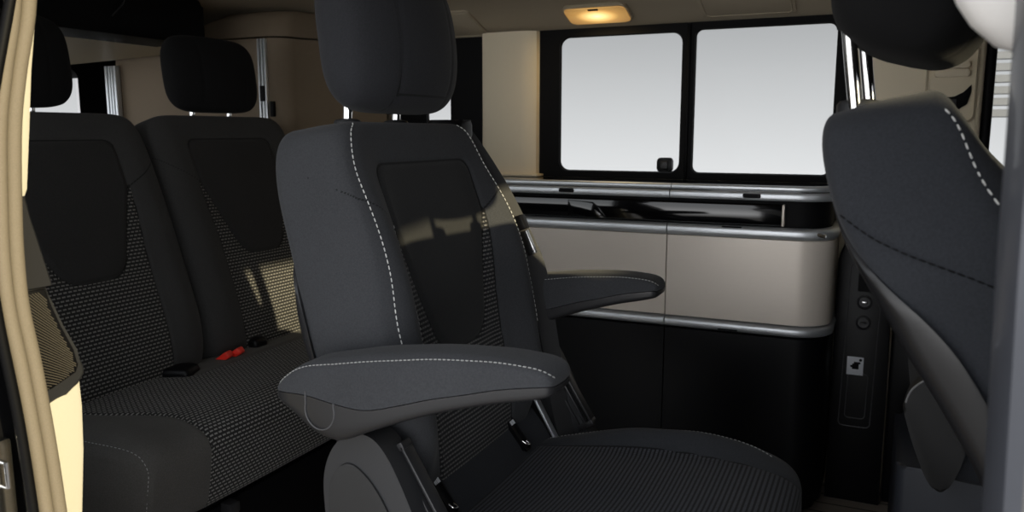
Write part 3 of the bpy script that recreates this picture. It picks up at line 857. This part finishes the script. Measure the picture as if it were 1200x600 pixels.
# beige pillar between the side windows
secs = []
for i in range(13):
    f = i/12; z = .90+.475*f
    secs.append([(-1.262+.004*f, YW+.012, z), (-1.245, YW-.018, z), (-1.225, YW-.026, z), (-1.10, YW-.030, z), (-1.075, YW-.028, z), (-1.05, YW-.015, z), (-1.042, YW+.012, z)])
m = MB(); m.strip(secs, closed=True); struct(m.obj('trim_1', 'beige_light', None, ang=30))
m = MB(); m.box((-1.28, YW-.055, .906), (-1.03, YW+.004, .914), .002); struct(m.obj('trim_2', 'beige_light', None))
# front-left B pillar trim with belt outlet
m = MB(); m.box((-.085, YW-.06, .78), (.222, YW+.08, 1.39), .02, 3)
m.box((-.095, YW-.045, .78), (-.06, YW+.02, 1.38), .01)
bp = struct(m.obj('trim_3', 'beige_light', None))
m = MB(); m.box((.05, YW-.07, 0), (.24, YW+.08, .775), .01); struct(m.obj('trim_13', 'plastic_black'))
m = MB()
ou = rrect(.085, .205, 1.075, 1.275, .018); 
def LY(P, y): return [(p[0], y, p[1]) for p in P]
inn = [(.145+(p[0]-.145)*.93, 1.175+(p[1]-1.175)*.95) for p in ou]
m.strip([LY(ou, YW-.058), LY(ou, YW-.066), LY(inn, YW-.068), LY(inn, YW-.059)], closed=True, cap=False)
bz = m.obj('belt_bezel', 'beige', bp)
m = MB(); m.prism(rrect(.105, .185, 1.214, 1.232, .006), 'y', YW-.080, YW-.06, .004); m.prism(rrect(.105, .185, 1.192, 1.21, .006), 'y', YW-.080, YW-.06, .004); m.obj('bezel_ridge', 'beige_light', bz)
m = MB(); m.prism([(.093, 1.135), (.098, 1.118), (.115, 1.108), (.165, 1.108), (.185, 1.122), (.192, 1.150), (.192, 1.172), (.175, 1.152), (.155, 1.141), (.12, 1.139)], 'y', YW-.0665, YW-.058, .001); m.obj('belt_slot', 'black', bz)
m = MB(); secs = []
for i in range(15):
    z = 1.135-.5*i/14; yy = YW-.068-.02*sin(pi*i/14)
    secs.append([(.108, yy, z), (.160, yy, z), (.160, yy-.002, z), (.108, yy-.002, z)])
m.strip(secs, closed=True); o = m.obj('seat_belt', 'belt'); tag(o, 'black seat belt hanging from the slot in the beige pillar', 'seat belt')
# driver-door window: dark seal edge, glass beyond
m = MB(); m.box((.224, YW-.05, .3), (.246, YW+.05, 1.40), .008, 3); struct(m.obj('trim_4', 'rubber', None))
m = MB(); m.box((.246, YW, .93), (.9, YW+.006, 1.372)); struct(m.obj('window_4', 'glass', None, False))
m = MB(); m.box((.246, YW-.01, .0), (.9, YW+.08, .93), .01); struct(m.obj('door_1', 'plastic_black', None))
# louvred vent outside, seen through the driver's window
lo = thing('louvred_vent', 'grey louvred metal vent outside beyond the front side window', 'vent', (.62, 4.2, 0))
m = MB(); m.box((.22, .01, .0), (.25, .03, 1.48)) ; m.obj('post_panel', 'plastic', lo, False)
m = MB()
for k in range(8): m.box((-.23, -.004, 1.115+.05*k), (.26, .008, 1.150+.05*k), .002, 1, Matrix.Rotation(radians(-14), 4, 'X'))
m.obj('louvre_blades', 'louvre', lo, False)

# rear wall with tailgate window
m = MB(); m.box((-2.80, .52, 0), (-2.72, 2.6, .98)); m.box((-2.80, .52, 1.33), (-2.72, 2.6, 1.50)); m.box((-2.80, 2.28, .9), (-2.72, 2.6, 1.4)); m.box((-2.80, .52, .9), (-2.72, .8, 1.4))
struct(m.obj('wall_rear', 'brown', None, False))
secs = []
inn = rrect(.86, 2.085, 1.0, 1.275, .03, 6); outp = []
for k in range(len(inn)): outp.append([(2.30, 1.35), (.78, 1.35), (.78, .96), (2.30, .96)][k//7])
LX = lambda P, x: [(x, p[0], p[1]) for p in P]
m = MB(); m.strip([LX(outp, -2.74), LX(outp, -2.70), LX(inn, -2.70), LX(inn, -2.74)]); m.strip([LX([outp[-1], outp[0]], -2.70), LX([inn[-1], inn[0]], -2.70)])
w5 = struct(m.obj('window_5', 'rubber', None, ang=30))
m = MB(); m.box((-2.73, .85, .99), (-2.726, 2.095, 1.28)); m.obj('pane', 'glass', w5, False)
# right wall (behind the sliding-door opening)
m = MB(); m.box((-2.75, .52, 0), (-.955, .60, .90)); m.box((-2.75, .52, 1.37), (-.955, .60, 1.46)); m.box((-2.75, .52, .90), (-2.35, .60, 1.37)); m.box((-1.02, .52, .90), (-.955, .60, 1.37))
struct(m.obj('wall_right', 'black', None, False))
m = MB(); m.box((-2.36, .555, .89), (-1.01, .56, 1.38)); struct(m.obj('window_6', 'glass', None, False))
# door jamb: flocked seals, trim
def zpath(pts): return [Vector((x, y, z)) for x, y, z in pts]
def seal(name, ys, r, x):
    m = MB(); m.tube(catmull([(x+.0*0, y, z) for y, z in ys], 60), r, 14); return struct(m.obj(name, 'seal', None))
seal('trim_5', [(.664, 1.45), (.647, 1.33), (.636, 1.2), (.617, 1.12), (.6045, 1.055), (.596, .96), (.5935, .905), (.5945, .85), (.603, .78), (.612, .68), (.618, .583), (.624, .45), (.63, .30), (.63, 0.0)], .0092, -.895)
seal('trim_6', [(.646, 1.45), (.629, 1.33), (.617, 1.2), (.599, 1.12), (.586, 1.055), (.578, .96), (.5755, .905), (.577, .85), (.585, .78), (.594, .68), (.600, .583), (.606, .45), (.61, .30), (.61, 0.0)], .0088, -.892)
m = MB(); m.tube(catmull([(-.888, y, z) for y, z in [(.612, 1.2), (.572, 1.05), (.560, .93), (.562, .85), (.575, .72), (.583, .583), (.59, .4), (.59, 0)]], 40), .006, 10); struct(m.obj('trim_7', 'rubber', None))
# slim bright cream edge
secs = []
for y0, y1, z in [(.640, .660, 1.40), (.636, .6535, 1.2), (.622, .6395, 1.12), (.612, .631, 1.055), (.606, .6235, 1.0), (.604, .6215, .985), (.607, .618, .977)]:
    secs.append([(-.905, y0, z), (-.902, (y0+y1)/2, z), (-.905, y1, z), (-.93, y1-.004, z), (-.93, y0, z)])
m = MB(); m.strip(secs, closed=True); struct(m.obj('trim_8', 'cream', None, ang=60))
# grey inner trim, loudspeaker, cream lower panel
secs = []
for y0, y1, z in [(.60, .623, .99), (.60, .630, .95), (.605, .642, .90), (.608, .650, .866)]:
    secs.append([(-.912, y0, z), (-.912, y1-.004, z), (-.916, y1, z), (-.95, y1, z), (-.95, y0, z)])
m = MB(); m.strip(secs, closed=True); struct(m.obj('trim_9', 'plastic_grey', None, ang=40))
sp = thing('loudspeaker', 'grey loudspeaker with ribbed grille on the door pillar', 'loudspeaker', (-.93, .65, .80))
def Sp(mb, name, mat, parent=None, **k):
    bmesh.ops.translate(mb.bm, vec=(.93, -.65, -.80), verts=mb.bm.verts); return mb.obj(name, mat, parent or sp, **k)
hs = [(.612, .866), (.648, .864), (.652, .845), (.664, .812), (.681, .775), (.690, .752), (.690, .742), (.680, .730), (.660, .722), (.640, .716), (.612, .714)]
m = MB(); m.prism(hs, 'x', -.96, -.922, .006, 3); Sp(m, 'housing', 'plastic')
gr = [(.610, .862), (.643, .862), (.648, .840), (.658, .812), (.673, .777), (.678, .757), (.674, .748), (.640, .736), (.610, .732)]
m = MB(); m.prism(gr, 'x', -.924, -.918, .002); g = Sp(m, 'grille', 'plastic_black')
m = MB()
def inpoly(y, z):
    c = False; n = len(gr)
    for a in range(n):
        (y1, z1), (y2, z2) = gr[a], gr[a-1]
        if (z1 > z) != (z2 > z) and y < (y2-y1)*(z-z1)/(z2-z1)+y1: c = not c
    return c
for k in range(46):
    z0 = .738+.0042*k; sl = .25+.022*k
    C = [Vector((-.9172, .6105+.0035*j, z0-sl*.0035*j-.25*(.0035*j)**2*8)) for j in range(20)]
    C = [p for p in C if inpoly(p.y+.003, p.z-.001) and inpoly(p.y, p.z) and inpoly(p.y+.003, p.z+.003)]
    if len(C) > 2: m.tube(C, .00075, 6)
rb = Sp(m, 'grille_ribs', 'mesh', g)
secs = []
for y0, y1, z in [(.61, .683, .742), (.61, .684, .735), (.61, .685, .70), (.61, .682, .64), (.61, .673, .56), (.61, .668, .45), (.61, .668, 0.0)]:
    secs.append([(-.925, y0, z), (-.925, y1-.006, z), (-.928, y1, z), (-.99, y1, z), (-.99, y0, z)])
m = MB(); m.strip(secs, closed=True); struct(m.obj('trim_10', 'cream', None, ang=40))
# body metal and striker outside the seal
m = MB(); m.box((-.97, .40, 0), (-.93, .60, 1.46)); struct(m.obj('trim_11', 'black', None, False))
sl = thing('door_striker', 'grey metal door striker at the lower left edge', 'latch', (-.93, .572, .62))
m = MB(); m.box((0, -.03, -.13), (.014, .012, .075), .006); m.obj('plate', 'tongue', sl)
m = MB(); m.tube([(.012, -.005, .05), (.024, -.005, .05), (.024, -.005, .02), (.012, -.005, .02)], .003, 8); m.obj('loop', 'chrome', sl)
# slate door-frame pillar close on the right
secs = []
for z, dx in [(.0, .012), (.6, .006), (.838, .004), (.98, 0.0), (1.12, -.002), (1.46, -.012)]:
    prof = [(.0585, .50), (.062, .488), (.070, .484), (.078, .488), (.081, .497), (.085, .497), (.090, .486), (.105, .482), (.15, .485), (.16, .53), (.16, .56), (.06, .56)]
    secs.append([(x+dx+.005, y, z) for x, y in prof])
m = MB(); m.strip(secs, closed=True); struct(m.obj('trim_12', 'slate', None, ang=40))
m = MB(); m.box((.16, .50, 0), (1.05, .56, 1.46), .01); struct(m.obj('sun_block_wall_right', 'plastic_black'))  # unseen right front side, made solid and long to block the sun
# windscreen end: unseen bulkhead and far-half panel added to block the sun
m = MB(); m.box((1.22, .50, 0), (1.28, 2.6, 1.295)); m.box((1.22, 1.12, .98), (1.28, 2.6, 1.62)); struct(m.obj('sun_block_wall_front', 'plastic_black', None, False))
# cream rounded belt cover hanging at top right, on the near pillar
cv = thing('belt_cover', 'off-white rounded plastic cover at the top right by the door frame', 'cover', (.10, .598, 1.22))
P = Pad([(-.055+.06, -.118), (-.05+.055, -.06), (-.045+.05, .0), (.005, .2)], .05, .03, .03, 3, 3.5, (.2, .1, 4))
rings = []
for i in range(25):
    q = -1+2*i/24; z = 1.25+.16*q
    w = (max(.02, 1-abs(q)**3.2))**(1/2.6)
    rg = []
    for k in range(28):
        a = 2*pi*k/28; e = 2/2.8
        rg.append((.085-.10+.075*w*math.copysign(abs(cos(a))**e, cos(a))+.008-(1-w)*-.02, .035*w*math.copysign(abs(sin(a))**e, sin(a)), z-1.22))
    rings.append(rg)
m = MB(); m.strip(rings, closed=True); m.obj('cover_shell', 'white', cv, ang=60)
m = MB(); m.prism([(-.02+.012*cos(2*pi*k/20), -.075+.006*sin(2*pi*k/20)) for k in range(20)], 'y', -.037, -.02); m.obj('hook_hole', 'black', cv)

# ================================================================== REAR FURNITURE
wd = thing('wardrobe', 'brown-beige wardrobe with aluminium shutter rail behind the bench', 'wardrobe', (-2.15, 2.3, 0))
def Wd(mb, name, mat, parent=None, **k):
    bmesh.ops.translate(mb.bm, vec=(2.15, -2.3, 0), verts=mb.bm.verts); return mb.obj(name, mat, parent or wd, **k)
def wpoly(g=0):
    pts = [(-2.54, 2.12-g)]
    r = .07
    for k in range(9):
        a = radians(-90+90*k/8); pts.append((-1.78+g-r+r*cos(a), 2.12-g+r+r*sin(a)))
    pts += [(-1.62+g, 2.47), (-2.54, 2.47)]; return pts
m = MB(); m.prism(wpoly(), 'z', 0, 1.352); Wd(m, 'carcass', 'brown', ang=30)
def wtop(x0, z, g): return [(max(p[0], x0) if p[0] < -2 else p[0], p[1]+g, z) for p in wpoly(.004)]
m = MB(); m.strip([wtop(-2.21, 1.357, 0), wtop(-2.20, 1.362, 0), wtop(-2.10, 1.41, .01), wtop(-2.02, 1.436, .03), wtop(-1.98, 1.442, .05)], closed=True); Wd(m, 'top_cover', 'brown', ang=50)
for dx in (0, .014, .026):
    m = MB(); m.box((-1.875+dx-.004, 2.110, .2), (-1.875+dx+.004, 2.124, 1.35), .002); Wd(m, 'shutter_rail', 'alu')
m = MB(); m.box((-1.872, 2.107, 1.15), (-1.853, 2.113, 1.20), .002); Wd(m, 'rail_stop', 'black')
m = MB(); m.box((-1.838, 2.112, 1.10), (-1.822, 2.125, 1.15), .003); Wd(m, 'finger_slot', 'black')
m = MB()
for dx, w in ((0, .006), (.016, .005), (.029, .005), (.044, .006)):
    m.box((-2.566+dx-w, 2.095, .2), (-2.566+dx+w, 2.116, 1.285), .003)
Wd(m, 'corner_rail', 'alu')
# overhead shelf and black locker
m = MB(); m.prism([(-2.70, 1.292), (-2.11, 1.314), (-2.11, 1.328), (-2.70, 1.306)], 'y', .70, 2.07, .004); o = m.obj('overhead_shelf', 'beige_light'); tag(o, 'beige overhead shelf underside above the rear bench', 'shelf')
lk_ = thing('overhead_locker', 'black overhead locker with rounded end above the bench headrests', 'locker', (-2.05, 1.4, 1.32))
m = MB(); m.prism([(p[0], p[1]) for p in rrect(-.45, .53, -.006, .131, .025)], 'x', -.05, .13, .012, 3); m.obj('locker_body', 'black', lk_)
m = MB(); m.tube([(.132, .20, .04), (.134, .235, .075), (.134, .25, .10)], .002, 6); m.obj('locker_strut', 'plastic_grey', lk_)

# ================================================================== CEILING FITTINGS
def ceiling_fit(x0, x1, y0, y1, name):
    return (x0+x1)/2, (y0+y1)/2
cx, cy = -.815, 2.40
sl_ = -(zc(cy+.08)-zc(cy-.08))/.16
lamp = thing('ceiling_lamp', 'rectangular amber ceiling lamp switched on above the left window', 'lamp', (cx, cy, zc(cy)-.004))
lamp.rotation_euler = (math.atan(-sl_), 0, 0)
m = MB(); m.prism(rrect(-.100, .100, -.052, .052, .02), 'z', -.006, .004, .003); m.obj('lamp_frame', 'beige', lamp)
m = MB(); m.prism(rrect(-.095, .095, -.047, .047, .016), 'z', -.011, -.004, .003); ln = m.obj('lamp_lens', 'lens', lamp); ln['label'] = 'glowing amber lens'
m = MB(); m.box((-.016, -.047, -.014), (.016, -.039, -.009), .002); m.obj('switch', 'plastic_black', lamp)
def lid(name, label, cx, cy, w, d):
    t = thing(name, label, 'ceiling panel', (cx, cy, zc(cy)-.002))
    t.rotation_euler = (math.atan((zc(cy+.06)-zc(cy-.06))/.12), 0, 0)
    m = MB(); m.prism(rrect(-w, w, -d, d, .015), 'z', -.004, .003, .002); p = m.obj('lid', 'headliner', t)
    m = MB(); P = [(x, y, -.004) for x, y in rrect(-w*.92, w*.92, -d*.85, d*.85, .012)]; m.tube(P+[P[0]], .002, 6, cap=False); m.obj('lid_groove', 'beige', p)
    return t
lid('ceiling_hatch', 'small rectangular headliner lid near the middle headrest', -1.30, 2.42, .075, .09)
lid('ceiling_hatch', 'ceiling lid panel above the right window', -.38, 2.40, .13, .07)

# ================================================================== LIGHT
w = bpy.data.worlds.new('sky'); S.world = w; w.use_nodes = True
t = w.node_tree; bg = t.nodes['Background']
tc = t.nodes.new('ShaderNodeTexCoord'); sx = t.nodes.new('ShaderNodeSeparateXYZ'); lk(t, tc.outputs['Generated'], sx.inputs[0])
cr = t.nodes.new('ShaderNodeValToRGB'); el = cr.color_ramp.elements
mp = t.nodes.new('ShaderNodeMapRange'); mp.inputs[1].default_value = -1; mp.inputs[2].default_value = 1
lk(t, sx.outputs[2], mp.inputs[0]); lk(t, mp.outputs[0], cr.inputs[0])
el[0].position = .0; el[0].color = (.10, .095, .09, 1)
el[1].position = 1.; el[1].color = (.52, .55, .60, 1)
for p, c in ((.38, (.16, .155, .15)), (.455, (.88, .88, .89)), (.473, (.85, .85, .86)), (.562, (.47, .475, .485)), (.60, (.42, .43, .445))):
    e = el.new(p); e.color = (*c, 1)
# brighter open sky on the side of the sliding door
dm = mth(t, 'MULTIPLY', mth(t, 'MAXIMUM', mth(t, 'MULTIPLY', sx.outputs[1], -1.0), 0.0), 4.0)
lk(t, cr.outputs[0], bg.inputs[0]); lk(t, mth(t, 'ADD', dm, 1.0), bg.inputs[1])

sd = bpy.data.lights.new('sun', 'SUN'); sd.energy = 6.2; sd.angle = radians(.8); sd.color = (1.0, .86, .55)
so = bpy.data.objects.new('sun', sd); COL.objects.link(so); so.location = (3, .2, 2.2)
so.rotation_euler = Vector((-1, .29, -.305)).to_track_quat('-Z', 'Y').to_euler()
pl = bpy.data.lights.new('lamp_bulb', 'AREA'); pl.energy = .5; pl.color = (1, .72, .35); pl.shape = 'RECTANGLE'; pl.size = .16; pl.size_y = .08
po = bpy.data.objects.new('lamp_bulb', pl); COL.objects.link(po); po.location = (cx, cy-.01, zc(cy)-.03)

# ================================================================== CAMERA
cam = bpy.data.cameras.new('camera'); co = bpy.data.objects.new('camera', cam); COL.objects.link(co)
cam.sensor_width = 36; cam.lens = 948/1200*36; cam.clip_start = .02
co.location = (0, 0, 1.05); co.rotation_euler = (radians(90-8.7), 0, radians(24.6))
cam.dof.use_dof = True; cam.dof.focus_distance = 1.45; cam.dof.aperture_fstop = 7
S.camera = co
S.view_settings.view_transform = 'Standard'; S.view_settings.look = 'None'
S.cycles.use_denoising = True
